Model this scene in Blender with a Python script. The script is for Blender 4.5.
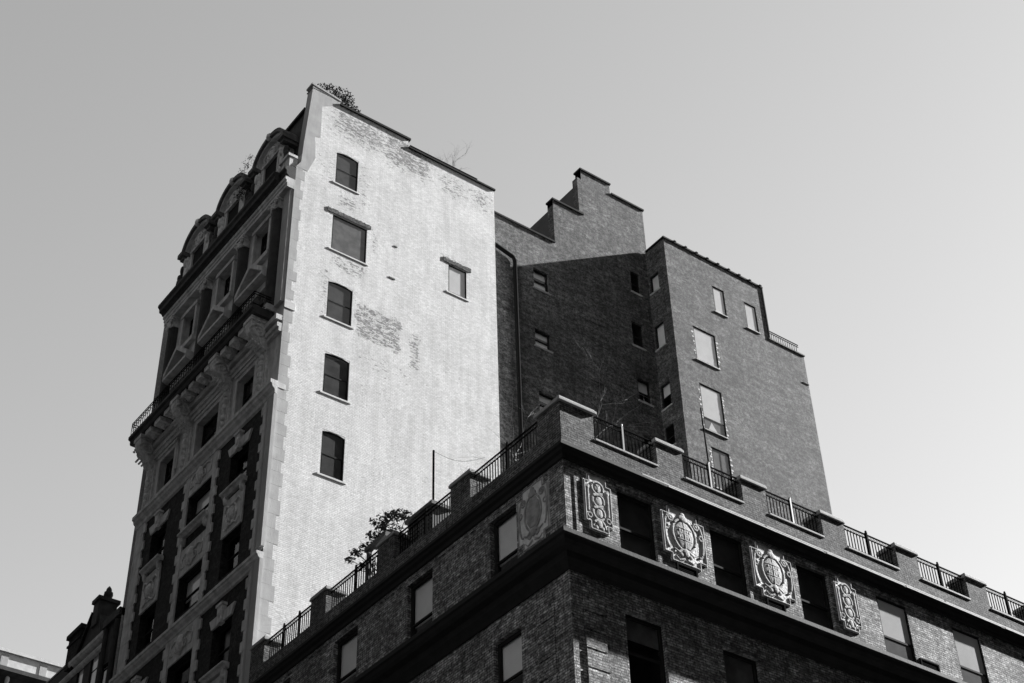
import bpy, bmesh, math, random
from mathutils import Vector, Matrix
random.seed(7)
for o in list(bpy.data.objects): bpy.data.objects.remove(o)
S = bpy.context.scene; COL = S.collection

# ------------------------------------------------------------------ camera
FPX = 1596.39; PITCH = math.radians(39.331); ROLL = math.radians(-1.85); YAW = math.radians(37.682)
_r = Vector((1, 0, 0)); _f = Vector((0, math.cos(PITCH), math.sin(PITCH))); _u = _r.cross(_f)
_r2 = math.cos(ROLL)*_r + math.sin(ROLL)*_u; _u2 = -math.sin(ROLL)*_r + math.cos(ROLL)*_u
_q = Matrix.Rotation(-YAW, 3, 'Z')
R_, U_, F_ = _q @ _r2, _q @ _u2, _q @ _f
cd = bpy.data.cameras.new('camera'); cam = bpy.data.objects.new('camera', cd); COL.objects.link(cam)
cam.matrix_world = Matrix(((R_.x, U_.x, -F_.x, 0), (R_.y, U_.y, -F_.y, 0), (R_.z, U_.z, -F_.z, 1.6), (0, 0, 0, 1)))
cd.sensor_width = 36; cd.lens = FPX/1024*36; cd.clip_end = 2000
S.camera = cam

# ------------------------------------------------------------------ light
SD = Vector((6.4, -1.0, 4.07)).normalized()          # towards the sun
SUN_E = 5.0; SKY_S = 0.05; EXPO = 2.1
w = bpy.data.worlds.new('World'); S.world = w; w.use_nodes = True
nt = w.node_tree; bg = nt.nodes['Background']
sky = nt.nodes.new('ShaderNodeTexSky'); sky.sky_type = 'NISHITA'; sky.sun_disc = False
sky.sun_elevation = math.asin(SD.z); sky.sun_rotation = math.atan2(SD.x, SD.y)
sky.air_density = 1.5; sky.dust_density = 0.3; sky.ozone_density = 1.0
bw = nt.nodes.new('ShaderNodeSeparateColor')                # black and white film (green channel only)
nt.links.new(sky.outputs[0], bw.inputs[0]); nt.links.new(bw.outputs[1], bg.inputs[0]); bg.inputs[1].default_value = SKY_S
sl = bpy.data.lights.new('sun', 'SUN'); sl.energy = SUN_E; sl.angle = math.radians(0.53); sl.color = (1, 1, 1)
so = bpy.data.objects.new('sun', sl); COL.objects.link(so); so.rotation_euler = SD.to_track_quat('Z', 'Y').to_euler()
S.view_settings.view_transform = 'Standard'; S.view_settings.look = 'None'
S.view_settings.exposure = EXPO; S.view_settings.gamma = 1
S.render.engine = 'CYCLES'; S.cycles.max_bounces = 6; S.cycles.transparent_max_bounces = 8

# ------------------------------------------------------------------ node helpers
class NT:
    def __init__(s, name):
        s.m = bpy.data.materials.new(name); s.m.use_nodes = True; s.t = s.m.node_tree
        s.b = s.t.nodes['Principled BSDF']; s.out = s.t.nodes['Material Output']
        s.pos = s.t.nodes.new('ShaderNodeTexCoord').outputs['Object']
        sp = s.t.nodes.new('ShaderNodeSeparateXYZ'); s.t.links.new(s.pos, sp.inputs[0])
        s.x, s.y, s.z = sp.outputs
    def lk(s, a, b):
        if hasattr(a, 'is_output'): s.t.links.new(a, b)
        else: b.default_value = a
    def mt(s, op, a, b=0.0, c=0.0, clamp=False):
        n = s.t.nodes.new('ShaderNodeMath'); n.operation = op; n.use_clamp = clamp
        s.lk(a, n.inputs[0]); s.lk(b, n.inputs[1]); s.lk(c, n.inputs[2]); return n.outputs[0]
    def noise(s, scale, detail=3, vec=None, rough=.6):
        n = s.t.nodes.new('ShaderNodeTexNoise'); n.inputs['Scale'].default_value = scale
        n.inputs['Detail'].default_value = detail; n.inputs['Roughness'].default_value = rough
        s.t.links.new(vec or s.pos, n.inputs['Vector']); return n.outputs[0]
    def ramp(s, v, a, b, lo=0.0, hi=1.0):
        n = s.t.nodes.new('ShaderNodeMapRange'); n.interpolation_type = 'SMOOTHSTEP'
        s.lk(v, n.inputs[0]); n.inputs[1].default_value = a; n.inputs[2].default_value = b
        n.inputs[3].default_value = lo; n.inputs[4].default_value = hi; return n.outputs[0]
    def vec(s, x, y, z=0.0):
        n = s.t.nodes.new('ShaderNodeCombineXYZ'); s.lk(x, n.inputs[0]); s.lk(y, n.inputs[1]); s.lk(z, n.inputs[2]); return n.outputs[0]
    def box(s, u, x0, x1, z0, z1, soft=.2):
        a = s.ramp(u, x0-soft, x0+soft); b = s.ramp(u, x1-soft, x1+soft, 1, 0)
        c = s.ramp(s.z, z0-soft, z0+soft); d = s.ramp(s.z, z1-soft, z1+soft, 1, 0)
        return s.mt('MULTIPLY', s.mt('MULTIPLY', a, b), s.mt('MULTIPLY', c, d))
    def brick(s, bw_=.215, rh=.075, mort=.009, v=None):
        n = s.t.nodes.new('ShaderNodeTexBrick'); u = s.mt('ADD', s.x, s.y)
        s.t.links.new(v or s.vec(u, s.z), n.inputs['Vector'])
        n.inputs['Color1'].default_value = (0, 0, 0, 1); n.inputs['Color2'].default_value = (1, 1, 1, 1)
        n.inputs['Mortar'].default_value = (.5, .5, .5, 1); n.inputs['Scale'].default_value = 1
        n.inputs['Mortar Size'].default_value = mort; n.inputs['Mortar Smooth'].default_value = .1
        n.inputs['Brick Width'].default_value = bw_; n.inputs['Row Height'].default_value = rh
        return n.outputs[0], n.outputs[1]
    def col(s, v):
        n = s.t.nodes.new('ShaderNodeCombineColor')
        for i in range(3): s.lk(v, n.inputs[i])
        s.t.links.new(n.outputs[0], s.b.inputs['Base Color'])
    def bump(s, h, dist, strength=1.0):
        n = s.t.nodes.new('ShaderNodeBump'); n.inputs['Distance'].default_value = dist; n.inputs['Strength'].default_value = strength
        s.lk(h, n.inputs['Height']); s.t.links.new(n.outputs[0], s.b.inputs['Normal'])
    def rough(s, r, spec=.3):
        s.b.inputs['Roughness'].default_value = r; s.b.inputs['Specular IOR Level'].default_value = spec

def brick_mat(name, base, var=.35, mortar=1.25, bumpd=.012, blotch=.3, streak=.0, dark_tone=None, mort=.009, rh=.075, bw_=.215):
    n = NT(name); rnd, mf = n.brick(mort=mort, rh=rh, bw_=bw_)
    big = n.noise(.55, 4); mid = n.noise(11, 6, None, .75)
    v = n.mt('MULTIPLY_ADD', rnd, var, 1-var/2)
    v = n.mt('MULTIPLY', v, n.ramp(big, .3, .7, 1-blotch, 1+blotch))
    v = n.mt('MULTIPLY', v, n.ramp(mid, .38, .62, .45, 1.55)); v = n.mt('MULTIPLY', v, n.ramp(n.noise(4.5, 5), .35, .65, .72, 1.28))
    v = n.mt('MULTIPLY', v, n.ramp(n.noise(1.6, 5, n.vec(n.mt('MULTIPLY', n.mt('ADD', n.x, n.y), .35), n.mt('MULTIPLY', n.z, 2.2))), .38, .62, .78, 1.22))
    v = n.mt('MULTIPLY', v, n.mt('MULTIPLY_ADD', mf, mortar-1, 1))
    if streak:
        st = n.noise(1.0, 4, n.vec(n.mt('MULTIPLY', n.mt('ADD', n.x, n.y), 2.2), n.mt('MULTIPLY', n.z, .18)))
        v = n.mt('MULTIPLY', v, n.ramp(st, .35, .65, 1-streak, 1+streak))
    if dark_tone:
        for (x0, x1, z0, z1, f, sf) in dark_tone:
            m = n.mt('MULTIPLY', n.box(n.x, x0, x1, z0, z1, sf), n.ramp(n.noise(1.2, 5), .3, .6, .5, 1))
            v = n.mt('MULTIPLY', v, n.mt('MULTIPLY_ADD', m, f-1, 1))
    n.col(n.mt('MULTIPLY', v, base)); n.rough(.9, .2)
    h = n.mt('SUBTRACT', n.mt('ADD', n.mt('MULTIPLY', rnd, .35), n.mt('MULTIPLY', n.noise(26, 3), .7)), n.mt('MULTIPLY', mf, .9))
    n.bump(h, bumpd); return n.m

def plain_mat(name, base, var=.15, sc=3, bumpd=.0, rough=.8, spec=.3, bsc=20, grime=0):
    n = NT(name); v = n.ramp(n.noise(sc, 4), .25, .75, 1-var, 1+var)
    if grime:
        st = n.noise(1.0, 4, n.vec(n.mt('MULTIPLY', n.mt('ADD', n.x, n.y), 4), n.mt('MULTIPLY', n.z, .5)))
        v = n.mt('MULTIPLY', v, n.ramp(st, .4, .7, 1, 1-grime))
    n.col(n.mt('MULTIPLY', v, base)); n.rough(rough, spec)
    if bumpd: n.bump(n.noise(bsc, 4), bumpd)
    return n.m

M = {}
M['parapet'] = brick_mat('parapet_brick', .058, .8, 2.2, .016, .15, mort=.015)
M['frieze'] = brick_mat('buff_brick', .23, .95, .4, .035, .15, streak=.2, mort=.012)
M['shaft'] = brick_mat('weathered_brick', .092, .55, 1.5, .022, .15, streak=.12)
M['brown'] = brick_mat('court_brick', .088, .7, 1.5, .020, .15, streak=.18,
                       dark_tone=[(34.2, 34.9, 40, 52.6, .55, .25), (34.5, 43.2, 46.5, 50.5, .75, 1.0)])  # darker zones: narrow band at the downspout, wide soft one beside it
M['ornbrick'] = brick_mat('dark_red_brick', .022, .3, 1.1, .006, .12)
M['stone'] = plain_mat('limestone', .52, .18, 2.5, .012, grime=.3)
M['carved'] = plain_mat('carved_stone', .58, .3, 6, .03, bsc=9, grime=.3)
M['returnstone'] = plain_mat('smooth_corner_stone', .34, .1, 1.8, .006, grime=.12)
M['sillstone'] = plain_mat('pale_sill_stone', .28, .12, 3, .006)
M['plaque'] = plain_mat('terracotta', .56, .2, 5, .02, bsc=14)
M['chip_glint'] = plain_mat('chipped_paint_and_glint', .55, .2, 5, 0)  # white paint chips, also the painted sun glint on the moulding edges
M['darkstone'] = plain_mat('weathered_dormer_stone', .10, .4, 3, .01, grime=.4)
M['relief'] = plain_mat('darker_terracotta', .26, .3, 5, .01, bsc=14)  # carved relief in a darker tone than its slab
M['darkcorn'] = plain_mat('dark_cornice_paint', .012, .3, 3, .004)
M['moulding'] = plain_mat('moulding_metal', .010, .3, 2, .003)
M['dark_tone'] = plain_mat('sooty_cornice', .04, .35, 2.5, .01, grime=.3)
M['paintedsill'] = plain_mat('painted_sill', .50, .15, 3, .004)
M['slate'] = plain_mat('slate', .025, .3, 4, .01)
M['column'] = plain_mat('dark_marble', .035, .25, 3, .004)
M['iron'] = plain_mat('black_iron', .008, .1, 8, 0, 1, .02)
M['greyiron'] = plain_mat('grey_painted_iron', .08, .1, 8, 0, .5, .5)
M['frame'] = plain_mat('dark_sash_paint', .02, .15, 8, 0, .9, .1)
M['blind'] = plain_mat('window_blind', .75, .06, 2, 0, .9, .1)
M['dimblind'] = plain_mat('grey_curtain', .16, .25, 3, 0, .9, .1)
M['dark'] = plain_mat('unlit_room', .012, .2, 2, 0, .9, .1)
M['tar'] = plain_mat('roof_tar', .05, .2, 2, .01)
M['asphalt'] = plain_mat('asphalt', .05, .2, 2, .01)
M['paving'] = plain_mat('pavement_concrete', .15, .15, 2, .005)
M['paint'] = plain_mat('road_paint', .7, .1, 3, 0)
M['tin'] = plain_mat('coping_metal', .018, .2, 4, .002, .9, .1)
M['bark'] = plain_mat('bark', .08, .3, 10, .004)
M['leaf'] = plain_mat('leaves', .04, .5, 9, 0, .9, .1)
M['vine'] = plain_mat('dry_vine', .3, .3, 9, 0, .8)
M['wood'] = plain_mat('weathered_wood', .09, .3, 5, .003)

M['midblind'] = plain_mat('half_drawn_shade', .12, .35, 1.2, 0, .9, .1)
M['darkshade'] = plain_mat('dark_shade', .07, .35, 1.2, 0, .9, .1)
M['opposite'] = plain_mat('sky_blocker_black', .015, .2, 2, 0, .9, .05)  # near black, so the added unseen blocks bounce little light
def glass_mat():
    n = NT('window_glass'); t = n.t
    tr = t.nodes.new('ShaderNodeBsdfTransparent'); tr.inputs[0].default_value = (.93, .93, .93, 1)
    gl = t.nodes.new('ShaderNodeBsdfGlossy'); gl.inputs['Roughness'].default_value = .06; gl.inputs[0].default_value = (.9, .9, .9, 1)
    fr = t.nodes.new('ShaderNodeLayerWeight'); fr.inputs[0].default_value = .5
    bp = t.nodes.new('ShaderNodeBump'); bp.inputs['Distance'].default_value = .02; bp.inputs['Strength'].default_value = .25
    t.links.new(n.noise(1.6, 1), bp.inputs['Height']); t.links.new(bp.outputs[0], gl.inputs['Normal'])
    mx = t.nodes.new('ShaderNodeMixShader'); t.links.new(n.mt('MULTIPLY_ADD', n.mt('POWER', fr.outputs[1], 4), .55, .045), mx.inputs[0]); t.links.new(tr.outputs[0], mx.inputs[1]); t.links.new(gl.outputs[0], mx.inputs[2])
    t.links.new(mx.outputs[0], n.out.inputs[0]); return n.m
M['glass'] = glass_mat()

def white_wall_mat():
    n = NT('white_painted_brick'); rnd, mf = n.brick(); x = n.mt('ADD', n.x, n.mt('MULTIPLY_ADD', n.noise(2.6, 5), .7, -.35)); z_keep = n.z; n.z = n.mt('ADD', n.z, n.mt('MULTIPLY_ADD', n.noise(3.1, 5, n.vec(n.z, n.x)), .6, -.3))
    W = n.mt('MULTIPLY', n.ramp(n.noise(.5, 3), .4, .75), .10)
    W = n.mt('ADD', W, .05)
    regs = [(23.6, 26.6, 53.7, 55.7, .40, .45), (26.2, 29.1, 53.5, 55.8, .42, .4), (29.3, 31.0, 53.3, 54.9, .33, .4), (31.0, 32.5, 53.4, 54.8, .36, .4),
            (23.3, 24.2, 53.6, 55.3, .22, .3), (25.2, 25.6, 49.9, 52.9, .38, .25), (23.5, 24.0, 50.5, 52.8, .30, .25), (24.1, 25.2, 49.5, 50.5, .36, .25), (23.0, 23.6, 49.3, 53, .22, .3),
            (24.0, 25.8, 45.9, 46.85, .33, .2), (23.6, 23.95, 43.0, 46.3, .33, .15), (25.1, 25.4, 43.2, 45.4, .3, .2),
            (25.3, 27.6, 42.9, 44.7, .40, .10), (28.0, 28.55, 42.4, 44.3, .36, .10), (25.3, 28.3, 41.2, 42.6, .20, .4), (25.3, 27.5, 39.0, 41.3, .14, .4),
            (25.4, 26.4, 33.5, 38.5, .12, .4), (24.5, 29, 29, 34, .08, .8), (29.5, 31, 49.0, 49.7, .3, .15), (25.9, 26.3, 47.8, 49.2, .3, .15)]
    for (x0, x1, z0, z1, f, sf) in regs:
        W = n.mt('MAXIMUM', W, n.mt('MULTIPLY', n.box(x, x0, x1, z0, z1, sf*1.6), f))
    n.z = z_keep; x = n.x
    g = n.noise(3.0, 6, n.vec(x, n.mt('MULTIPLY', n.z, 1.8)), .7)
    fine = n.noise(14, 4, n.vec(n.mt('MULTIPLY', x, .6), n.mt('MULTIPLY', n.z, 1.4)), .7)
    g = n.mt('ADD', n.mt('ADD', n.mt('MULTIPLY', n.ramp(g, .25, .75), .30), n.mt('MULTIPLY', n.ramp(fine, .25, .75), .35)), n.mt('MULTIPLY', rnd, .35))
    worn = n.ramp(n.mt('ADD', g, W), .74, 1.02)
    clean = n.mt('MULTIPLY', n.ramp(n.noise(.8, 5), .3, .7, .92, 1.05), .63)
    rainy = n.noise(1.0, 4, n.vec(n.mt('MULTIPLY', x, 3), n.mt('MULTIPLY', n.z, .25)))
    clean = n.mt('MULTIPLY', clean, n.ramp(rainy, .35, .7, 1.04, .91))
    clean = n.mt('MULTIPLY', clean, n.mt('MULTIPLY_ADD', mf, -.22, 1)); clean = n.mt('MULTIPLY', clean, n.mt('MULTIPLY_ADD', rnd, .22, .89)); clean = n.mt('MULTIPLY', clean, n.ramp(n.noise(9, 4), .3, .7, .90, 1.08))
    dirty = n.mt('MULTIPLY', n.mt('MULTIPLY_ADD', rnd, .20, .04), 1.0)
    v = n.mt('ADD', n.mt('MULTIPLY', clean, n.mt('SUBTRACT', 1, worn)), n.mt('MULTIPLY', dirty, worn))
    n.col(v); n.rough(.85, .2)
    h = n.mt('SUBTRACT', n.mt('ADD', n.mt('MULTIPLY', rnd, .12), n.mt('MULTIPLY', n.noise(22, 3), .30)), n.mt('ADD', n.mt('MULTIPLY', mf, .35), n.mt('MULTIPLY', worn, .15)))
    n.bump(h, .013); return n.m
M['white'] = white_wall_mat()

# ------------------------------------------------------------------ mesh helpers
class MB:
    def __init__(s): s.v = []; s.f = []; s.mi = []
    def add(s, vs, fs, mi=0):
        b = len(s.v); s.v += [tuple(p) for p in vs]; s.f += [[b+i for i in f] for f in fs]; s.mi += [mi]*len(fs)
    def quad(s, a, b, c, d, mi=0): s.add([a, b, c, d], [(0, 1, 2, 3)], mi)
    def box(s, x0, x1, y0, y1, z0, z1, mi=0):
        s.add([(x0, y0, z0), (x1, y0, z0), (x1, y1, z0), (x0, y1, z0), (x0, y0, z1), (x1, y0, z1), (x1, y1, z1), (x0, y1, z1)],
              [(3, 2, 1, 0), (4, 5, 6, 7), (0, 1, 5, 4), (1, 2, 6, 5), (2, 3, 7, 6), (3, 0, 4, 7)], mi)
    def prism(s, top, bot, mi=0):
        n = len(top)
        s.add(list(top)+list(bot), [list(range(n)), list(range(2*n-1, n-1, -1))] + [(i, i+n, (i+1) % n+n, (i+1) % n) for i in range(n)], mi)
    def tube(s, pts, r, seg=6, r1=None, mi=0):
        r1 = r if r1 is None else r1; rings = []; n = len(pts)
        for i, p in enumerate(pts):
            p = Vector(p); a = Vector(pts[max(i-1, 0)]); b = Vector(pts[min(i+1, n-1)]); d = (b-a)
            if d.length < 1e-6: d = Vector((0, 0, 1))
            d.normalize(); k = Vector((0, 0, 1)) if abs(d.z) < .9 else Vector((1, 0, 0))
            e1 = d.cross(k).normalized(); e2 = d.cross(e1); rr = r+(r1-r)*i/max(n-1, 1)
            rings.append([p+rr*(math.cos(t)*e1+math.sin(t)*e2) for t in [2*math.pi*j/seg for j in range(seg)]])
        vs = [q for R in rings for q in R]; fs = []
        for i in range(n-1):
            for j in range(seg): fs.append((i*seg+j, i*seg+(j+1) % seg, (i+1)*seg+(j+1) % seg, (i+1)*seg+j))
        fs.append(list(range(seg))[::-1]); fs.append([(n-1)*seg+j for j in range(seg)]); s.add(vs, fs, mi)
    def lathe(s, cx, cy, prof, seg=12, mi=0):
        vs = []; fs = []
        for (r, z) in prof:
            for j in range(seg): t = 2*math.pi*j/seg; vs.append((cx+r*math.cos(t), cy+r*math.sin(t), z))
        for i in range(len(prof)-1):
            for j in range(seg): fs.append((i*seg+j, i*seg+(j+1) % seg, (i+1)*seg+(j+1) % seg, (i+1)*seg+j))
        fs.append(list(range(seg))[::-1]); fs.append([(len(prof)-1)*seg+j for j in range(seg)]); s.add(vs, fs, mi)
    def ball(s, c, rx, ry, rz, seg=10, rings=6, mi=0):
        vs = []; fs = []
        for i in range(rings+1):
            a = math.pi*i/rings-math.pi/2
            for j in range(seg):
                t = 2*math.pi*j/seg; vs.append((c[0]+rx*math.cos(a)*math.cos(t), c[1]+ry*math.cos(a)*math.sin(t), c[2]+rz*math.sin(a)))
        for i in range(rings):
            for j in range(seg): fs.append((i*seg+j, i*seg+(j+1) % seg, (i+1)*seg+(j+1) % seg, (i+1)*seg+j))
        s.add(vs, fs, mi)
    def build(s, name, mats, parent=None, smooth=False, bevel=0):
        me = bpy.data.meshes.new(name); me.from_pydata(s.v, [], s.f)
        for m in (mats if isinstance(mats, (list, tuple)) else [mats]): me.materials.append(m)
        me.polygons.foreach_set('material_index', s.mi)
        if smooth: me.polygons.foreach_set('use_smooth', [True]*len(me.polygons))
        me.update(); o = bpy.data.objects.new(name, me); COL.objects.link(o)
        if bevel:
            b = o.modifiers.new('edge', 'BEVEL'); b.width = bevel; b.segments = 2; b.limit_method = 'ANGLE'
        if parent: o.parent = parent; o.matrix_parent_inverse = Matrix.Translation(-parent.location)
        return o

class Face:
    """A facade: 'Y' faces -Y (u = x) and 'X' faces -X (u = y). o = distance out from the wall."""
    def __init__(s, kind, plane): s.k = kind; s.p = plane
    def P(s, u, z, o=0): return (u, s.p-o, z) if s.k == 'Y' else (s.p-o, u, z)
    def box(s, m, u0, u1, z0, z1, o0, o1, mi=0):
        if s.k == 'Y': m.box(u0, u1, s.p-o1, s.p-o0, z0, z1, mi)
        else: m.box(s.p-o1, s.p-o0, u0, u1, z0, z1, mi)
    def poly(s, m, pts, o0, o1, mi=0):
        a = [s.P(u, z, o1) for u, z in pts]; b = [s.P(u, z, o0) for u, z in pts]
        m.prism(a, b, mi) if s.k == 'Y' else m.prism(a[::-1], b[::-1], mi)
    def prof(s, m, u0, u1, pr, m0=0, m1=0, mi=0):
        """sweep a profile [(o,z)..] along u; m0/m1 mitre the ends (1 = outer corner)"""
        a = [s.P(u0-o*m0, z, o) for o, z in pr]; b = [s.P(u1+o*m1, z, o) for o, z in pr]
        m.prism(a, b, mi)
    def ball(s, m, u, z, o, ru, rz, ro, seg=10, mi=0):
        c = s.P(u, z, o)
        if s.k == 'Y': m.ball(c, ru, ro, rz, seg, 6, mi)
        else: m.ball(c, ro, ru, rz, seg, 6, mi)
    def tube(s, m, pts, r, seg=6, r1=None): m.tube([s.P(*p) for p in pts], r, seg, r1)
    def ring(s, m, u, z, o, ru, rz, r, a0=0, a1=2*math.pi, n=18):
        s.tube(m, [(u+ru*math.cos(a0+(a1-a0)*i/n), z+rz*math.sin(a0+(a1-a0)*i/n), o) for i in range(n+1)], r, 6)
    def wall(s, m, rects, holes, depth, mi=0, mid=1, room=.5, jag=None):
        """sheet made of rects (u0,u1,z0,z1) with real openings: reveal + dark room behind"""
        us = sorted({r[i] for r in rects for i in (0, 1)} | {h[i] for h in holes for i in (0, 1)})
        zs = sorted({r[i] for r in rects for i in (2, 3)} | {h[i] for h in holes for i in (2, 3)})
        def Q(a, b, c, d, k=mi):
            (m.quad(a, b, c, d, k) if s.k == 'Y' else m.quad(d, c, b, a, k))
        for i in range(len(us)-1):
            for j in range(len(zs)-1):
                cu, cz = (us[i]+us[i+1])/2, (zs[j]+zs[j+1])/2
                if not any(r[0] < cu < r[1] and r[2] < cz < r[3] for r in rects): continue
                if any(h[0] < cu < h[1] and h[2] < cz < h[3] for h in holes): continue
                Q(s.P(us[i], zs[j]), s.P(us[i+1], zs[j]), s.P(us[i+1], zs[j+1]), s.P(us[i], zs[j+1]))
        for (a, b, c, d) in holes:
            for (o0, o1, k) in ((0, -depth, mi), (-depth, -depth-room, mid)):
                Q(s.P(a, c, o0), s.P(a, d, o0), s.P(a, d, o1), s.P(a, c, o1), k)
                Q(s.P(b, d, o0), s.P(b, c, o0), s.P(b, c, o1), s.P(b, d, o1), k)
                Q(s.P(a, d, o0), s.P(b, d, o0), s.P(b, d, o1), s.P(a, d, o1), k)
                Q(s.P(b, c, o0), s.P(a, c, o0), s.P(a, c, o1), s.P(b, c, o1), k)
            Q(s.P(a, c, -depth-room), s.P(b, c, -depth-room), s.P(b, d, -depth-room), s.P(a, d, -depth-room), mid)

def thing(name, loc, label, cat, group=None):
    o = bpy.data.objects.new(name, None); COL.objects.link(o); o.location = loc
    o['label'] = label; o['category'] = cat
    if group: o['group'] = group
    return o
def tag(o, label, cat, group=None):
    o['label'] = label; o['category'] = cat
    if group: o['group'] = group
    return o

def window(F, parent, u0, u1, z0, z1, d, rail=.5, blind=None, bmat='blind', fw=.06, frame='frame', arch=0, label=None, curtain=None, wallmat=None, mullion=False, flush=False):
    """sash window in a reveal of depth d; blind = fraction of the glass height covered from the top"""
    m = MB(); o1 = -d+(.008 if flush else .03); o0 = -d-.05
    F.box(m, u0, u0+fw, z0, z1, o0, o1); F.box(m, u1-fw, u1, z0, z1, o0, o1)
    F.box(m, u0+fw, u1-fw, z1-fw*1.2, z1, o0, o1-.003); F.box(m, u0+fw, u1-fw, z0, z0+fw*1.3, o0, o1-.003)
    if rail is not None:
        zr = z0+(z1-z0)*rail; F.box(m, u0+fw, u1-fw, zr-.03, zr+.03, o0, o1-.006)
        F.box(m, u0+fw, u0+fw+.03, z0+fw, zr-.03, o0, o1-.02); F.box(m, u1-fw-.03, u1-fw, z0+fw, zr-.03, o0, o1-.02)
    if mullion: uc = (u0+u1)/2; F.box(m, uc-.03, uc+.03, z0+fw, z1-fw, o0, o1-.009)
    f = m.build('window', M[frame], parent)
    if label: f['label'] = label
    if arch:
        m = MB()
        n = 8; pts = [(u0-.002+(u1-u0+.004)*i/n, z1-arch+arch*math.sin(math.pi*i/n)) for i in range(n+1)]
        for i in range(n):
            (a, b), (c, e) = pts[i], pts[i+1]
            F.poly(m, [(a, b), (c, e), (c, z1+.02), (a, z1+.02)], -d+.031, -.004)
        m.build('arch', wallmat or M['white'], parent)
    g = MB(); og = -d-(.004 if flush else .012)
    q = [F.P(u0+fw, z0+fw, og), F.P(u1-fw, z0+fw, og), F.P(u1-fw, z1-fw, og), F.P(u0+fw, z1-fw, og)]
    g.quad(*(q if F.k == 'Y' else q[::-1])); g.build('pane', M['glass'], f)
    if blind:
        b = MB(); zb = z1-(z1-z0)*blind
        F.box(b, u0+fw*.6, u1-fw*.6, zb, z1-.03, *((-d-.03, -d-.012) if flush else (-d-.1, -d-.085)))
        b.build('blind', M[bmat], f)
    if curtain:
        b = MB(); n = 14; ua, ub = u0+fw*.6, u0+fw*.6+(u1-u0-fw*1.2)*curtain
        for i in range(n):
            c0, c1 = ua+(ub-ua)*i/n, ua+(ub-ua)*(i+1)/n; e0 = -d-.16+.03*(i % 2); e1 = -d-.16+.03*((i+1) % 2)
            q = [F.P(c0, z0+.03, e0), F.P(c1, z0+.03, e1), F.P(c1, z1-.03, e1), F.P(c0, z1-.03, e0)]
            b.quad(*(q if F.k == 'Y' else q[::-1]))
        b.build('curtain', M['dimblind'], f)
    return f

def sill(F, parent, u0, u1, z, h=.09, p=.09, mat='sillstone', ext=.14):
    m = MB(); F.box(m, u0-ext, u1+ext, z-h, z, -.05, p); return m.build('sill', M[mat], parent, bevel=.012)

# ------------------------------------------------------------------ ground
m = MB(); m.box(-300, 500, -300, 500, -1, 0); g = m.build('ground', M['asphalt']); g['kind'] = 'structure'
m = MB(); m.quad((-300, 4, .004), (500, 4, .004), (500, 20, .004), (-300, 20, .004)); g = m.build('road', M['asphalt']); g['kind'] = 'structure'
m = MB(); m.quad((3, 20.002, .004), (17, 20.002, .004), (17, 300, .004), (3, 300, .004)); g = m.build('road', M['asphalt']); g['kind'] = 'structure'
m = MB(); m.box(17.1, 21.7, 20.1, 300, 0.001, .14); m.box(21.7, 300, 20.1, 26.1, .001, .14); g = m.build('pavement', M['paving']); g['kind'] = 'structure'

# ================================================================== unseen blocks added behind and beside the camera to cut sky light
def corner_block(x0, x1, y0, y1, h, label):
    t = thing('sky_blocker', ((x0+x1)/2, (y0+y1)/2, 0), label, 'building', 'unseen blocks added around the crossing to cut sky light')
    m = MB(); m.box(x0, x1, y0, y1, 0, h); m.box(x0-.3, x1+.3, y0-.3, y1+.3, h-1.6, h-.9); m.build('wall', M['opposite'], t)
corner_block(-28, -3.5, -45, -3, 72, 'unseen tall block added to cut sky light on the south west corner of the crossing')
corner_block(-28, -3.5, 26, 58, 76, 'unseen tall block added to cut sky light on the north west corner of the crossing')
corner_block(-28, -3.5, 58.6, 110, 66, 'unseen tall block added to cut sky light further up the side street')
corner_block(21.8, 120, -40, -3, 84, 'unseen tall block added to cut sky light on the south east corner of the crossing')
corner_block(128, 150, -40, 60, 52, 'unseen broad block added to cut sky light at the east end of the street')
corner_block(-28, 30, 135, 150, 60, 'unseen broad block added to cut sky light at the north end of the side street')
corner_block(-20, 40, -75, -55, 80, 'unseen tall block added to cut sky light at the south end of the side street')

# ================================================================== front brick apartment building
X0, Y0 = 21.60, 26.02
B = thing('brick_apartment_building', (X0, Y0, 0), 'dark brick corner building with roof railings, brick piers and carved plaques in the foreground', 'building')
XE, YE = 52.0, 42.95                      # far ends
FR, FL = Face('Y', Y0+.20), Face('X', X0+.20)
LR, LL = Face('Y', Y0+.24), Face('X', X0+.24)
ZC, ZL = 23.0, 22.25
NW = 8
wr = [(23.575+3.285*k, 24.855+3.285*k) for k in range(NW)]
wl = [(28.28, 29.46), (32.22, 33.50), (36.16, 37.48), (40.1, 41.4)]
ZT, ZB = 25.28, 23.05
DR = .13; DL = .16
m = MB()
FR.wall(m, [(X0+.20, XE, ZL, 26.0)], [(a, b, ZB, ZT) for a, b in wr], DR, room=.5)
FL.wall(m, [(Y0+.20, YE, ZL, 26.0)], [(a, b, ZB, ZT) for a, b in wl], DL, room=.5)
m.box(XE-.02, XE, Y0+.2, YE, 0, 26.0); m.quad((X0+.2, YE, 0), (X0+.2, YE, 26), (XE, YE, 26), (XE, YE, 0))
m.build('upper_wall', [M['frieze'], M['dark']], B)
m = MB(); zt, zb = 21.62, 19.5
rl = [(x0_, x1_, z-2.1, z) for z in (21.62, 17.9, 14.2, 10.5, 6.8) for x0_, x1_ in wr]
ll = [(x0_, x1_, z-2.1, z) for z in (21.62, 17.9, 14.2, 10.5, 6.8) for x0_, x1_ in wl]
LR.wall(m, [(X0+.24, XE, 0, ZL)], rl, .14); LL.wall(m, [(Y0+.24, YE, 0, ZL)], ll, .16)
m.build('lower_wall', [M['frieze'], M['dark']], B)
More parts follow.
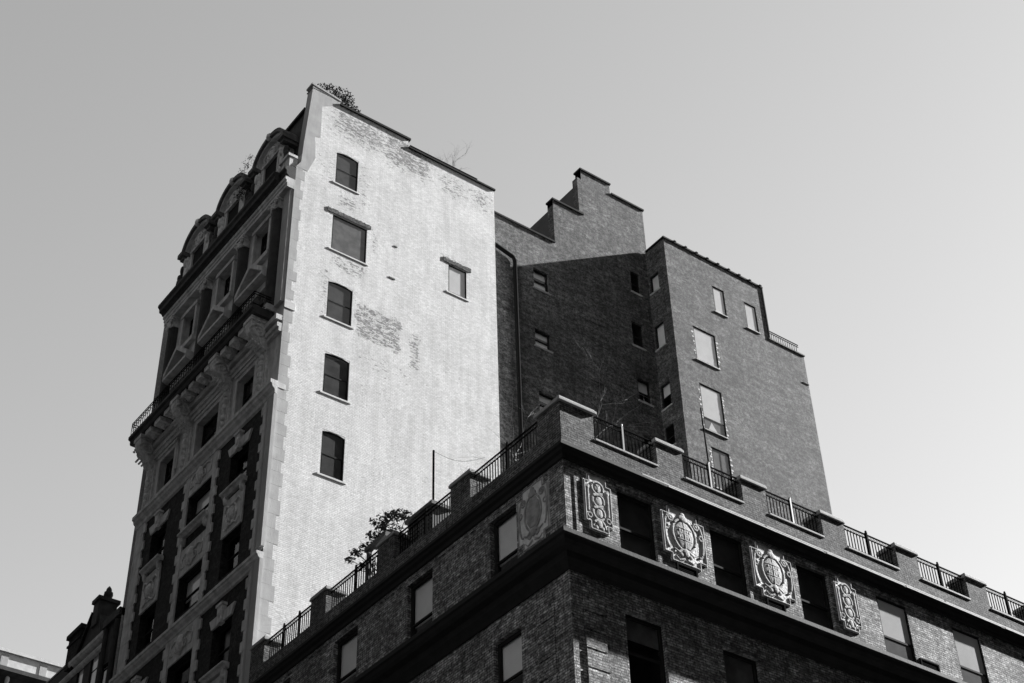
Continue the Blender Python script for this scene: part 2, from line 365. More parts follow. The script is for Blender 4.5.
m = MB(); m.box(X0+.5, XE-.1, Y0+.5, YE-.1, 25.9, 26.02); m.build('roof', M['tar'], B)
# mouldings & cornice
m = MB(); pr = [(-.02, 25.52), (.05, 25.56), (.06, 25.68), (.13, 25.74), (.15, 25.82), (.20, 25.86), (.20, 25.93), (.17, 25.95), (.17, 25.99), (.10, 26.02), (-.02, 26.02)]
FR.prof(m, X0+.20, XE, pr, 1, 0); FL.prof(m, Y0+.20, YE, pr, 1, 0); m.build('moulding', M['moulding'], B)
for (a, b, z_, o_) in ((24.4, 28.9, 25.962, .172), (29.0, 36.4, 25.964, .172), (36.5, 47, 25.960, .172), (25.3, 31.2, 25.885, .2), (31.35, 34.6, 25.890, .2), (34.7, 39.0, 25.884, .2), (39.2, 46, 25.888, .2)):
    m = MB(); FR.box(m, a, b, z_-.008, z_+.024, .1, o_+.006); m.build('edge_glint', M['chip_glint'], B)       # sun glint of the moulding edges painted as white strips, in lengths
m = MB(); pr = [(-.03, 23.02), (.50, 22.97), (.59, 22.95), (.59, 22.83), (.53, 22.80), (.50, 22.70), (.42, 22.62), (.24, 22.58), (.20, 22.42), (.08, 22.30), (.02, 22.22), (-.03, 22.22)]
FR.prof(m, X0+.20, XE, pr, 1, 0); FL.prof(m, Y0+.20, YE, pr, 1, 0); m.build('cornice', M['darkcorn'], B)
# soldier bands
m = MB()
for F, a, b in ((FR, X0+.26, XE), (FL, Y0+.26, YE)):
    F.box(m, a, b, 25.40, 25.44, .0, .025)
m.build('brick_band', M['frieze'], B)
# corner piers of the lower wall: raised courses with grooves
m = MB()
for k in range(38):
    z1 = 21.70-.515*k
    if z1 < 3: break
    LR.box(m, 22.24, 22.95 if k % 2 else 22.88, z1-.455, z1, -.01, .035); m2 = MB(); LL.box(m2, 26.9, 27.6, z1-.455, z1, -.01, .035)
    m.build('quoin', M['frieze'], B); m2.build('quoin', M['frieze'], B); m = MB()
m = MB(); FR.box(m, 22.12, 22.30, 23.03, 25.39, -.01, .018); m.build('corner_strip', M['frieze'], B)
# windows of the top floor
for k, (a, b) in enumerate(wr):
    if k >= 3:
        f_ = window(FR, B, a, b, ZB, ZT, .035, .42, blind=.57, flush=True)
        m = MB(); FR.box(m, a+.05, b-.05, ZB+.03, ZB+.94, -.066, -.05); m.build('shade', M['midblind'], f_)
    else: window(FR, B, a, b, ZB, ZT, DR, .5, blind=.95, bmat='darkshade', fw=.07)
for k, (a, b) in enumerate(wl):
    window(FL, B, a, b, ZB, ZT, DL, .42, blind=.60, fw=.08)
for k, (a, b) in enumerate(wr):
    for z in (21.62, 17.9, 14.2, 10.5, 6.8): window(LR, B, a, b, z-2.1, z, .14, .5, blind=.5 if (k+int(z)) % 3 else .3, bmat='dimblind', fw=.07)
for k, (a, b) in enumerate(wl):
    for z in (21.62, 17.9, 14.2, 10.5, 6.8): window(LL, B, a, b, z-2.1, z, .16, .45, blind=.55, fw=.08)
# small iron vents under the frieze plaques
for x0_, x1_ in ((25.46, 26.19), (28.71, 29.41), (34.85, 35.66), (38.2, 38.95)):
    m = MB(); FR.box(m, x0_, x1_, 23.60, 23.645, .0, .05); FR.box(m, x0_, x1_, 23.12, 23.17, .0, .05)
    FR.box(m, x0_, x0_+.05, 23.17, 23.60, .0, .05); FR.box(m, x1_-.05, x1_, 23.17, 23.60, .0, .05)
    for i in range(8): z = 23.20+.05*i; FR.box(m, x0_+.05, x1_-.05, z, z+.02, .01, .035)
    m.build('vent', M['iron'], B)

def plaque(F, u0, u1, z0, z1, kind):
    """terracotta panel: stepped outline, raised rim and relief. kind 'chain' or 'shield'"""
    w_, h_ = u1-u0, z1-z0; uc = (u0+u1)/2; n1 = .16*w_; s = .22
    pts = [(u0, z0+s), (u0+n1, z0+s), (u0+n1, z0), (u1-n1, z0), (u1-n1, z0+s), (u1, z0+s), (u1, z1-s), (u1-n1, z1-s), (u1-n1, z1), (u0+n1, z1), (u0+n1, z1-s), (u0, z1-s)]
    m = MB(); F.poly(m, pts, -.02, .035); P_ = m.build('plaque', M['plaque'], B)
    m = MB()
    ins = lambda p, t: (p[0]+(t if p[0] < uc else -t), p[1]+(t if p[1] < (z0+z1)/2 else -t))
    q = [ins(p, .03) for p in pts]+[ins(pts[0], .03)]
    for i in range(len(q)-1): F.tube(m, [(q[i][0], q[i][1], .045), (q[i+1][0], q[i+1][1], .045)], .018)
    if kind == 'chain':
        r = .21*min(w_, 1); zc = z1-.38
        for i in range(3):
            zz = zc-i*(r*2.0)
            F.ring(m, uc, zz, .05, r, r*1.02, .032); F.ball(m, uc+(.02 if i else 0), zz, .04, r*.62, r*.7, .055)
            if i < 2: F.tube(m, [(uc+r*.8, zz-r*.7, .06), (uc-r*.8, zz-r*1.3, .06)], .04)
        F.tube(m, [(uc-.05, zc+.1, .08), (uc, zc, .09), (uc+.06, zc+.1, .08)], .02); F.tube(m, [(uc, zc, .09), (uc, zc-.12, .08)], .02)
        for sg in (-1, 1):
            ub = uc+sg*w_*.36
            F.tube(m, [(ub, z1-.5, .05), (ub, z0+.55, .05)], .03); F.ball(m, ub, z1-.45, .04, .05, .07, .05)
            F.ring(m, ub-sg*.02, z0+.42, .05, .07, .07, .022); F.ring(m, ub, z1-.42, .05, .05, .05, .02)
            F.tube(m, [(uc+sg*.05, z0+.38, .05), (uc+sg*.16, z0+.26, .07), (uc+sg*.2, z0+.14, .04)], .035)
        F.ball(m, uc, z0+.24, .05, .1, .13, .08); F.ball(m, uc-.1, z0+.12, .04, .06, .06, .05); F.ball(m, uc+.1, z0+.12, .04, .06, .06, .05)
    else:
        zc = z0+h_*.54; ru, rz = w_*.23, h_*.26
        F.ball(m, uc, zc, .02, ru, rz, .13, 16); F.ring(m, uc, zc, .06, ru*1.15, rz*1.12, .035, n=26)
        F.tube(m, [(uc, zc-rz*.95, .10), (uc, zc, .165), (uc, zc+rz*.9, .10)], .018)
        for dz in (-.35, .1, .45): F.tube(m, [(uc-ru*.75, zc+dz*rz, .10), (uc, zc+dz*rz, .165), (uc+ru*.75, zc+dz*rz, .10)], .014)
        for a_ in range(5):
            for b_ in (0, 1): F.ball(m, uc+ru*(-.5+.25*a_), zc+rz*(-.15+.42*b_), .13, .03, .05, .03, 6)
        for sg in (-1, 1):
            F.ring(m, uc+sg*w_*.34, zc-.02, .05, w_*.10, rz*1.15, .03, math.pi*.55 if sg < 0 else -math.pi*.55, math.pi*1.45 if sg < 0 else math.pi*.45)
            F.ring(m, uc+sg*w_*.30, zc+rz*.95, .06, .09, .09, .03); F.ring(m, uc+sg*w_*.40, zc+rz*.25, .05, .07, .07, .028)
            F.ball(m, uc+sg*w_*.30, zc+rz*.95, .05, .05, .05, .06)
            F.tube(m, [(uc+sg*.08, zc-rz*1.05, .07), (uc+sg*.26, zc-rz*1.3, .09), (uc+sg*.40, zc-rz*1.15, .05)], .045, r1=.02)
            F.tube(m, [(uc+sg*.05, z0+.18, .06), (uc+sg*.25, z0+.1, .06), (uc+sg*.36, z0+.2, .04)], .035, r1=.015)
        F.ball(m, uc, zc+rz*1.18, .06, .17, .11, .10); F.ball(m, uc, zc+rz*1.45, .05, .09, .08, .07)
        F.ball(m, uc, zc-rz*1.22, .06, .13, .13, .12); F.ball(m, uc-.16, zc-rz*1.42, .05, .08, .07, .07); F.ball(m, uc+.16, zc-rz*1.42, .05, .08, .07, .07)
    flat_ = lambda o: o if o < .055 else .055+(o-.055)*.22
    for i_, v_ in enumerate(m.v):
        if F.k == 'Y': m.v[i_] = (v_[0], F.p-flat_(F.p-v_[1]), v_[2])
        else: m.v[i_] = (F.p-flat_(F.p-v_[0]), v_[1], v_[2])
    m.build('relief', M['relief'], P_)
    return P_
plaque(FR, 22.41, 23.33, 23.64, 25.36, 'chain'); plaque(FR, 31.61, 32.50, 23.64, 25.36, 'chain')
plaque(FR, 25.07, 26.60, 23.66, 25.38, 'shield'); plaque(FR, 28.33, 29.90, 23.66, 25.38, 'shield')
plaque(FL, 26.85, 28.18, 23.55, 25.42, 'shield')

# roof parapet, piers, caps, railings
PT = 26.50
pierR = [(X0+.12, 22.86)]+[(25.09+3.2*k, 26.05+3.2*k) for k in range(8)]
pierL = [(Y0+.12, 27.12), (30.26, 31.22), (34.16, 35.04), (38.0, 38.92), (41.85, 42.75)]
PR, PL = Face('Y', Y0+.45), Face('X', X0+.45)          # back plane of the parapet
m = MB()
for i, (a, b) in enumerate(pierR):
    c = pierR[i+1][0] if i+1 < len(pierR) else XE
    PR.box(m, b, c, 26.0, PT, 0, .33)
for i, (a, b) in enumerate(pierL[:-1]): PL.box(m, b, pierL[i+1][0], 26.0, PT, 0, .33)
m.build('parapet', M['parapet'], B)
for i, (a, b) in enumerate(pierR):
    m = MB()
    if i == 0: m.box(X0+.12, b, Y0+.12, 27.12, 26.0, 27.34)
    else: PR.box(m, a, b, 26.0, 27.36, -.35, .33)
    p_ = m.build('pier', M['parapet'], B)
    m = MB()
    if i == 0: m.box(X0+.04, b+.08, Y0+.04, 27.20, 27.34, 27.44); m.box(X0+.08, b+.04, Y0+.08, 27.16, 27.44, 27.50)
    else: PR.box(m, a-.05, b+.05, 27.36, 27.45, -.40, .38); PR.box(m, a-.03, b+.03, 27.45, 27.50, -.38, .36)
    m.build('cap', M['sillstone'], p_, bevel=.015)
for (a, b) in pierL[1:]:
    m = MB(); PL.box(m, a, b, 26.0, 27.36, -.35, .33); p_ = m.build('pier', M['parapet'], B)
    m = MB(); PL.box(m, a-.05, b+.05, 27.36, 27.45, -.40, .38); PL.box(m, a-.03, b+.03, 27.45, 27.50, -.38, .36); m.build('cap', M['sillstone'], p_, bevel=.015)
def railing(F, u0, u1, o=.15, z0=26.5, z1=27.28, parent=B, posts=1, mat='iron', pm='iron', step=.125):
    m = MB(); F.box(m, u0, u1, z1-.03, z1, o-.02, o+.02); F.box(m, u0, u1, z1-.17, z1-.145, o-.015, o+.015); F.box(m, u0, u1, z0+.10, z0+.125, o-.015, o+.015)
    n = max(2, int((u1-u0)/step)); st = (u1-u0)/n
    for i in range(1, n):
        u = u0+st*i; F.box(m, u-.012, u+.012, z0+.125, z1-.17, o-.012, o+.012)
    for i in range(n): F.ring(m, u0+st*(i+.5), z1-.087, o, .045, .045, .009, n=8)
    r = m.build('railing', M[mat], parent); m = MB()
    for k in range(posts):
        u = u0+(u1-u0)*(k+1)/(posts+1); F.box(m, u-.028, u+.028, z0-.01, z1+.07, o-.05, o+.03); F.ball(m, u, z1+.10, o, .035, .04, .035, 8)
    if posts: m.build('post', M[pm], r)
    return r
for i, (a, b) in enumerate(pierR[:-1]):
    c = pierR[i+1][0]; m = MB(); PR.box(m, b+.03, c-.0, PT+.005, PT+.075, -.04, .36); m.build('sill', M['sillstone'], B, bevel=.012)
    railing(PR, b, c, .22, 26.58, 27.44, pm='greyiron' if i < 3 else 'iron')
for i, (a, b) in enumerate(pierL[:-1]):
    railing(PL, b, pierL[i+1][0], .18, 26.50, 27.42, posts=2 if i == 3 else 1)

# ================================================================== white-sided ornate building
XF, YW = 22.05, 43.20
O = thing('ornate_apartment_building', (XF, YW, 0), 'tall apartment house with white painted brick side wall and dark ornate carved front with balcony', 'building')
FS, FO = Face('Y', YW), Face('X', XF)
XR = 32.56; YO = 54.75; YU = 54.40
m = MB()
hs = [(23.99, 25.11, 50.86, 52.80), (23.99, 25.70, 46.98, 48.95), (23.97, 25.15, 43.25, 45.24), (24.02, 25.17, 39.45, 41.47), (24.12, 25.14, 35.66, 37.72), (29.95, 30.92, 47.56, 49.18)]
FS.wall(m, [(22.62, XR, 0, 55.20), (22.62, 27.70, 55.20, 55.72)], hs, .10)
# sliver of side wall that the smooth corner stones do not cover
FS.wall(m, [(22.06, 22.62, 0, 50.7)], [], .1)
FS.poly(m, [(22.25, 50.7), (22.62, 50.7), (22.62, 55.72), (22.52, 55.3)], -.3, 0)
m.quad((XR, YW, 0), (XR, 58, 0), (XR, 58, 55.2), (XR, YW, 55.2))
m.quad((27.70, YW, 55.2), (27.70, YW+.35, 55.2), (27.70, YW+.35, 55.72), (27.70, YW, 55.72))
m.quad((XR, YW+12, 0), (XF, YW+12, 0), (XF, YW+12, 50), (XR, YW+12, 50))
m.build('side_wall', [M['white'], M['dark']], O)
m = MB(); m.box(22.9, XR-.05, YW+.35, YW+11.9, 54.6, 54.8); m.box(22.7, 27.7, YW+.1, YW+.34, 54.8, 55.70); m.box(27.7, XR, YW+.1, YW+.34, 54.8, 55.15); m.build('roof', M['tar'], O)
m = MB(); FS.box(m, 24.0, 27.80, 55.72, 55.84, -.35, .07); m.build('coping', M['tin'], O)
m = MB(); FS.box(m, 27.72, XR+.06, 55.20, 55.30, -.35, .07); m.build('coping', M['tin'], O)
m = MB(); FS.tube(m, [(27.8, 55.43, .0), (31.6, 55.43, .0)], .03)
for i in range(8): FS.box(m, 27.9+.52*i, 27.93+.52*i, 55.28, 55.43, -.02, .01)
m.build('roof_pipe', M['tin'], O)
# smooth grey corner stones, toothed into the white brick
m = MB(); random.seed(3)
z = 20.0; k = 0
while z < 50.6:
    h = random.choice([.5, .55, .6, .62]); h = min(h, 50.7-z)
    wdt = (22.50 if k % 2 else 22.38)+random.uniform(-.05, .05)+(.09 if z < 40 else -.03)
    FS.box(m, XF+.012, wdt, z+.003, z+h-.003, -.05, .005+.001*(k % 2)); z += h; k += 1
m.build('corner_stones', M['returnstone'], O)
m = MB()
FS.poly(m, [(XF+.012, 50.7), (22.62, 50.7), (22.95, 51.7), (22.85, 53.0), (23.12, 53.1), (23.1, 55.1), (24.0, 55.72), (24.0, 56.02), (22.84, 56.22), (22.58, 56.25), (22.52, 55.3), (22.34, 52.4), (22.28, 51.1)], -.45, .008)
m.build('gable_stones', M['returnstone'], O)
m = MB(); FS.box(m, 22.52, 24.02, 56.0, 56.01, -.5, .02)
FS.poly(m, [(22.50, 56.20), (24.04, 55.98), (24.04, 56.08), (22.86, 56.28), (22.50, 56.30)], -.5, .03); m.build('gable_coping', M['returnstone'], O)
FS_b = [(.3, 0, None), (.0, 0, .0)]
cur = [.6, 0, .6, .5, .5, 0]
for i, (a, b, c, d) in enumerate(hs):
    if i == 1: window(FS, O, a, b, c, d, .03, None, blind=.97, flush=True, bmat='dimblind', label='wide window without sashes and with grey covering')
    elif i == 5: window(FS, O, a, b, c, d, .035, None, blind=.97, flush=True, label='small square window with pale blind')
    else: window(FS, O, a, b, c, d, .05, .48, blind=.97, bmat='darkshade', arch=.10, flush=True)
    sill(FS, O, a, b, c, .09, .03, 'paintedsill', .13)
for (a, b, z) in ((23.72, 25.95, 49.02), (29.68, 31.2, 49.24)):
    m = MB(); n = int((b-a)/.075); zz = z
    for i in range(n): FS.box(m, a+.075*i, a+.075*i+.062, z+random.uniform(-.02, .02), z+.22+random.uniform(-.03, .03), -.02, .03)
    m.build('brick_lintel', M['shaft'], O)
for (a, z, s_) in ((26.88, 46.8, .3), (27.1, 48.7, .15)): m = MB(); FS.box(m, a, a+s_, z, z+.08, -.01, .02); m.build('loose_brick', M['shaft'], O)

# --- street front
C1, C2, C3 = (45.08, 46.50), (47.98, 49.92), (51.85, 53.22)
LV = [(39.40, 41.12), (35.72, 37.46), (31.95, 33.72), (28.00, 29.92), (24.2, 26.1), (20.4, 22.3), (16.6, 18.5), (12.8, 14.7), (9.0, 10.9), (5.2, 7.1)]
holes = [(a, b, c, d) for (a, b) in (C1, C2, C3) for (c, d) in LV]
holes += [(45.0, 46.22, 47.1, 48.95), (48.2, 49.44, 47.05, 48.85), (51.6, 52.7, 47.0, 48.75)]
holes += [(45.0, 46.22, 43.35, 44.8), (48.28, 49.52, 43.35, 44.8), (51.75, 52.85, 43.35, 44.8)]
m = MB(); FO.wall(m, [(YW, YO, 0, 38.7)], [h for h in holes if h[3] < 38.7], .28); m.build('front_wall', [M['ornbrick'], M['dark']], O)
m = MB(); FO.wall(m, [(YW, YO, 38.7, 43.0), (YW, YU, 43.0, 50.6)], [h for h in holes if h[3] > 38.7], .28)
m.quad((XF, YO, 0), (XF, YO, 43), (XF+8, YO, 43), (XF+8, YO, 0)); m.quad((XF, YU, 43), (XF, YU, 50.6), (XF+8, YU, 50.6), (XF+8, YU, 43)); m.build('stone_front_wall', [M['stone'], M['dark']], O)
for i, h in enumerate(holes):
    lit = {4: .5, 7: .0}.get(i)
    window(FO, O, *h, .26, .5, blind=(.55 if i in (11, 12, 17) else None), curtain=(.35 if i % 3 else .9), fw=.08)
# jagged quoin strips
def strip(u0, u1, z0, z1, j0, j1, o=.06, mat='stone', step=.42):
    m = MB(); z = z0; k = 0
    while z < z1-.05:
        h = min(step, z1-z); e = .16*(k % 2)
        FO.box(m, u0-(e if j0 else 0), u1+(e if j1 else 0), z+.004, z+h-.004, -.02, o+.004*(k % 2)); z += h; k += 1
    m.build('quoin_strip', M[mat], O)
for (z0, z1) in ((4, 31.25), (31.65, 38.5)):
    strip(YW+.01, 44.0, z0, z1, 0, 1); strip(YO-.75, YO-.01, z0, z1, 1, 0)
    strip(47.62, 47.93, z0, z1, 1, 0); strip(49.97, 50.30, z0, z1, 0, 1)
m = MB(); FO.box(m, YW-.10, YW+.30, 4, 31.2, .0, .14); FO.box(m, YW-.10, YW+.30, 31.7, 38.4, .0, .14); FO.tube(m, [(YW+.42, 4, .08), (YW+.42, 38.4, .08)], .07, 8); m.build('corner_shaft', M['returnstone'], O)
# spandrel panels in stone, with small carved cartouches
for lv in range(1, 8):
    zt_ = LV[lv][1]; zs_ = LV[lv][0]
    # centre bay: whole stone panel above and below the window
    m = MB(); FO.box(m, 47.95, 49.95, zt_+.02, zt_+1.25, -.02, .05); m.build('spandrel', M['stone'], O)
    m = MB(); FO.ball(m, 48.95, zt_+.55, .1, .22, .42, .16, 10)
    for sg in (-1, 1):
        FO.ring(m, 48.95+sg*.3, zt_+.5, .08, .12, .16, .04); FO.tube(m, [(48.95+sg*.2, zt_+.75, .08), (48.95+sg*.5, zt_+.9, .08), (48.95+sg*.8, zt_+.75, .06)], .05, r1=.02)
        FO.tube(m, [(48.95+sg*.6, zt_+.35, .06), (48.95+sg*.85, zt_+.35, .06), (48.95+sg*.85, zt_+.9, .06)], .03)
    m.build('keystone', M['carved'], O, smooth=True)
    for (a, b) in (C1, C3):
        if lv % 2 == 1:      # splayed flat arch with a keystone
            m = MB(); FO.poly(m, [(a-.02, zt_), (b+.02, zt_), (b+.22, zt_+.42), (a-.22, zt_+.42)], -.02, .07)
            m.build('flat_arch', M['stone'], O)
            uc = (a+b)/2; m = MB(); FO.poly(m, [(uc-.13, zt_-.06), (uc+.13, zt_-.06), (uc+.2, zt_+.62), (uc-.2, zt_+.62)], -.02, .17)
            FO.box(m, uc-.24, uc+.24, zt_+.62, zt_+.72, -.02, .22); FO.ball(m, uc, zt_+.3, .17, .09, .18, .06); m.build('keystone', M['carved'], O)
        if lv % 2 == 0:      # carved apron between the sill above and this window
            m = MB(); FO.box(m, a-.06, b+.06, zt_+.02, zt_+1.62, -.02, .06); m.build('spandrel', M['stone'], O)
            m = MB(); uc = (a+b)/2
            FO.ball(m, uc, zt_+.75, .08, .26, .34, .14); FO.ring(m, uc, zt_+.75, .09, .36, .45, .05)
            for sg in (-1, 1): FO.tube(m, [(uc+sg*.15, zt_+1.1, .08), (uc+sg*.45, zt_+1.3, .08), (uc+sg*.6, zt_+1.05, .06)], .06, r1=.03); FO.tube(m, [(uc+sg*.1, zt_+.4, .08), (uc+sg*.4, zt_+.2, .08), (uc+sg*.6, zt_+.35, .06)], .06, r1=.03)
            m.build('cartouche', M['carved'], O, smooth=True)
    if lv % 2 == 1:
        for (a, b) in (C1, C2, C3):   # bracketed sills
            m = MB(); FO.prof(m, a-.14, b+.14, [(-.02, zs_-.22), (.12, zs_-.20), (.18, zs_-.10), (.28, zs_-.07), (.28, zs_), (-.02, zs_)]); sl_ = m.build('sill', M['stone'], O)
            m = MB()
            for u in (a+.08, b-.08): FO.ball(m, u, zs_-.38, .06, .10, .20, .14, 8); FO.box(m, u-.08, u+.08, zs_-.3, zs_-.2, .0, .16)
            m.build('bracket', M['carved'], sl_)
# string courses
def course(u0, u1, z0, z1, p, mat='stone', ret=True, name='string_course'):
    h = z1-z0; m = MB()
    FO.prof(m, u0, u1, [(-.02, z0), (p*.3, z0+h*.1), (p*.35, z0+h*.35), (p*.7, z0+h*.5), (p*.8, z0+h*.7), (p, z0+h*.75), (p, z1), (-.02, z1)]); return m.build(name, M[mat], O)
course(YW-.04, YO+.1, 31.05, 31.50, .26); course(YW-.04, YO+.1, 38.45, 39.08, .30)
for z_ in (27.3, 23.6, 16.1, 8.6): pass
course(YW-.04, YO+.1, 23.55, 23.95, .26); course(YW-.04, YO+.1, 16.0, 16.4, .26); course(YW-.04, YO+.1, 4.0, 4.6, .35)
m = MB(); FS.box(m, XF-.0, XF+.50, 42.80, 43.20, -.02, .03); m.build('corner_block', M['paintedsill'], O, bevel=.01)
m = MB(); FS.box(m, XF+.0, XF+.36, 38.80, 39.05, -.02, .02); m.build('corner_block', M['paintedsill'], O, bevel=.01)
# window surrounds under the balcony
for (a, b) in (C1, C2, C3):
    m = MB(); zc, zd = 39.15, 41.12
    FO.box(m, a-.20, a, zc, zd+.2, -.02, .08); FO.box(m, b, b+.20, zc, zd+.2, -.02, .08); FO.box(m, a-.20, b+.20, zd+.2, zd+.34, -.02, .13); FO.box(m, a, b, zd, zd+.2, -.02, .07)
    FO.box(m, a-.30, a-.2, zc+.7, zd-.1, -.02, .06); FO.box(m, b+.20, b+.3, zc+.7, zd-.1, -.02, .06)
    m.build('window_surround', M['stone'], O)
# frieze bands, coffers and scroll consoles carrying the balcony
m = MB(); FO.box(m, YW, YO, 41.55, 41.75, -.02, .14); FO.box(m, YW, YO, 41.75, 41.95, -.02, .22); FO.box(m, YW, YO, 42.1, 42.35, -.02, .3); m.build('frieze_band', M['stone'], O)
cons = [44.45, 47.35, 50.75, 54.1]
def console(u):
    m = MB()
    FO.prof(m, u-.27, u+.27, [(-.02, 41.2), (.16, 41.2), (.34, 41.38), (.5, 41.75), (.78, 42.0), (.86, 42.3), (.86, 42.62), (-.02, 42.62)])
    FO.prof(m, u-.34, u+.34, [(-.02, 42.45), (.9, 42.45), (.9, 42.62), (-.02, 42.62)])
    for sg in (-1, 1):
        uu = u+sg*.28
        pts = []
        for i in range(26):
            t = i/25*math.pi*3.6; r = .35*(1-i/28); pts.append((uu, 41.98+r*math.sin(t), .50+r*math.cos(t)))
        FO.tube(m, pts, .065, 6, .03)
    for i in range(4): FO.tube(m, [(u-.24, 41.35+.05*i, .3+.14*i), (u+.24, 41.35+.05*i, .3+.14*i)], .05)
    c = m.build('bracket', M['carved'], O)
    m = MB()    # carved drop below the scroll
    FO.box(m, u-.22, u+.22, 39.3, 41.2, -.02, .12)
    for i, (r_, z_) in enumerate(((.16, 40.95), (.20, 40.65), (.15, 40.35), (.12, 40.1), (.17, 39.8), (.10, 39.5))): FO.ball(m, u, z_, .14, r_, .18, .12, 8)
    for sg in (-1, 1): FO.box(m, u+sg*.3-.05, u+sg*.3+.05, 39.2, 41.3, -.02, .09)
    m.build('carved_drop', M['carved'], c, smooth=False)
for u in cons: console(u)
for i in range(3):
    a, b = cons[i]+.34, cons[i+1]-.34; n = 3 if i != 1 else 4; st = (b-a)/n
    for k in range(n):
        u = a+st*(k+.5); m = MB(); FO.box(m, u-st*.30, u+st*.30, 42.38, 42.62, .25, .8)
        c = [FO.P(u-.2, 42.37, .5), FO.P(u, 42.37, .26), FO.P(u+.2, 42.37, .5), FO.P(u, 42.37, .74)]; m.add(c+[FO.P(u, 42.2, .5)], [(0, 1, 4), (1, 2, 4), (2, 3, 4), (3, 0, 4), (3, 2, 1, 0)]); m.build('modillion', M['carved'], O)
m = MB(); FO.prof(m, 43.95, YO+.15, [(-.02, 42.62), (.86, 42.62), (.90, 42.70), (.90, 42.82), (1.0, 42.88), (1.0, 43.02), (-.02, 43.02)]); bal = m.build('balcony', M['dark_tone'], O)
# iron balcony railing: scrollwork
m = MB()
def brail(pA, pB):
    L = math.dist(pA, pB); n = int(L/.22)
    P = lambda t, z: (pA[0]+(pB[0]-pA[0])*t, pA[1]+(pB[1]-pA[1])*t, z)
    for z_ in (43.12, 43.62, 43.74): m.tube([P(0, z_), P(1, z_)], .022, 5)
    for i in range(n+1): m.tube([P(i/n, 43.02), P(i/n, 43.74)], .014, 4)
    for i in range(n):
        t = (i+.5)/n; c = P(t, 43.36); d = ((pB[0]-pA[0])/L, (pB[1]-pA[1])/L)
        m.tube([(c[0]+d[0]*.09*math.cos(a_), c[1]+d[1]*.09*math.cos(a_), c[2]+.2*math.sin(a_)*math.cos(a_*.5)) for a_ in [j*math.pi/4 for j in range(9)]], .014, 4)
brail((XF-.93, 44.0), (XF-.93, YO+.1)); brail((XF-.93, 44.0), (XF-.1, 44.0)); brail((XF-.93, YO+.1), (XF-.1, YO+.1))
m.build('railing', M['iron'], bal)
# two storeys above: columns, pediments, surrounds
ups = [(45.0, 46.22, 47.1, 48.95), (48.2, 49.44, 47.05, 48.85), (51.6, 52.7, 47.0, 48.75)]
for (a, b, c, d) in ups:
    m = MB(); FO.box(m, a-.17, a, c-.1, d+.02, -.02, .12); FO.box(m, b, b+.17, c-.1, d+.02, -.02, .12); FO.box(m, a-.22, b+.22, d+.02, d+.24, -.02, .16)
    FO.box(m, a-.25, b+.25, c-.35, c-.1, -.02, .2); m.build('window_surround', M['stone'], O)
    zp = 45.15; uc = (a+b)/2; m = MB()
    FO.prof(m, a-.55, b+.55, [(-.02, zp), (.35, zp+.05), (.5, zp+.12), (.5, zp+.26), (-.02, zp+.26)])
    FO.box(m, a-.35, b+.35, zp-.35, zp, -.02, .18)
    FO.poly(m, [(a-.55, zp+.26), (uc, zp+1.22), (uc, zp+1.5), (a-.55, zp+.5)], -.02, .5); FO.poly(m, [(b+.55, zp+.26), (b+.55, zp+.5), (uc, zp+1.5), (uc, zp+1.22)], -.02, .5)
    FO.poly(m, [(a-.4, zp+.26), (b+.4, zp+.26), (uc, zp+1.2)], -.02, .14); m.build('pediment', M['stone'], O)
    m = MB(); FO.ball(m, uc, zp+.55, .2, .2, .22, .12)
    for sg in (-1, 1): FO.ring(m, uc+sg*.4, zp+.42, .18, .12, .1, .04)
    m.build('pediment_carving', M['carved'], O, smooth=True)
for i, u in enumerate((44.25, 47.18, 50.52, 53.75)):
    m = MB(); z0, z1 = 43.1, 48.75
    n = 10; pts = []
    for k in range(n+1):
        t = math.pi*k/n; pts.append((u-.3*math.cos(t), .34*math.sin(t)))
    a = [FO.P(p[0], z1, p[1]+.0) for p in pts]; b = [FO.P(p[0], z0, p[1]+.0) for p in pts]
    m.prism(a, b); c = m.build('pilaster', M['column'], O, smooth=False)
    m = MB(); FO.box(m, u-.36, u+.36, 49.2, 49.32, -.02, .42)
    FO.box(m, u-.3, u+.3, 48.75, 49.2, -.02, .3)
    for sg in (-1, 1):
        FO.ring(m, u+sg*.26, 49.08, .38, .10, .10, .05)
        for kk in (-.12, .1): FO.ball(m, u+sg*.14, 48.9+kk*.6, .34, .09, .14, .07, 7)
    FO.ball(m, u, 48.95, .36, .1, .2, .08, 7); m.build('capital', M['carved'], c)
    m = MB(); FO.box(m, u-.38, u+.38, 43.02, 43.3, -.02, .42); m.build('base', M['stone'], c)
m = MB(); FO.box(m, YW+.02, YW+.55, 43.1, 49.3, -.02, .16); m.build('corner_shaft', M['returnstone'], O)
m = MB(); FO.prof(m, YW-.02, YU+.0, [(-.02, 49.30), (.34, 49.32), (.34, 49.5), (.38, 49.52), (.38, 49.66), (.44, 49.70), (.44, 49.86), (-.02, 49.86)]); m.build('entablature', M['stone'], O)
m = MB(); FO.prof(m, 43.75, YU+.05, [(-.02, 49.86), (.46, 49.88), (.52, 49.98), (.64, 50.02), (.66, 50.2), (.74, 50.3), (.74, 50.42), (.2, 50.56), (-.02, 50.56)])
FO.prof(m, YW-.02, 43.74, [(-.02, 49.86), (.26, 49.88), (.32, 49.98), (.40, 50.02), (.42, 50.2), (.5, 50.3), (.5, 50.42), (.2, 50.56), (-.02, 50.56)])
m.build('cornice', M['dark_tone'], O)
m = MB(); FO.box(m, YW+.05, YW+.75, 50.56, 51.2, -.1, .30); FO.box(m, YW+.02, YW+.85, 51.2, 51.35, -.1, .38); m.build('corner_pedestal', M['stone'], O)
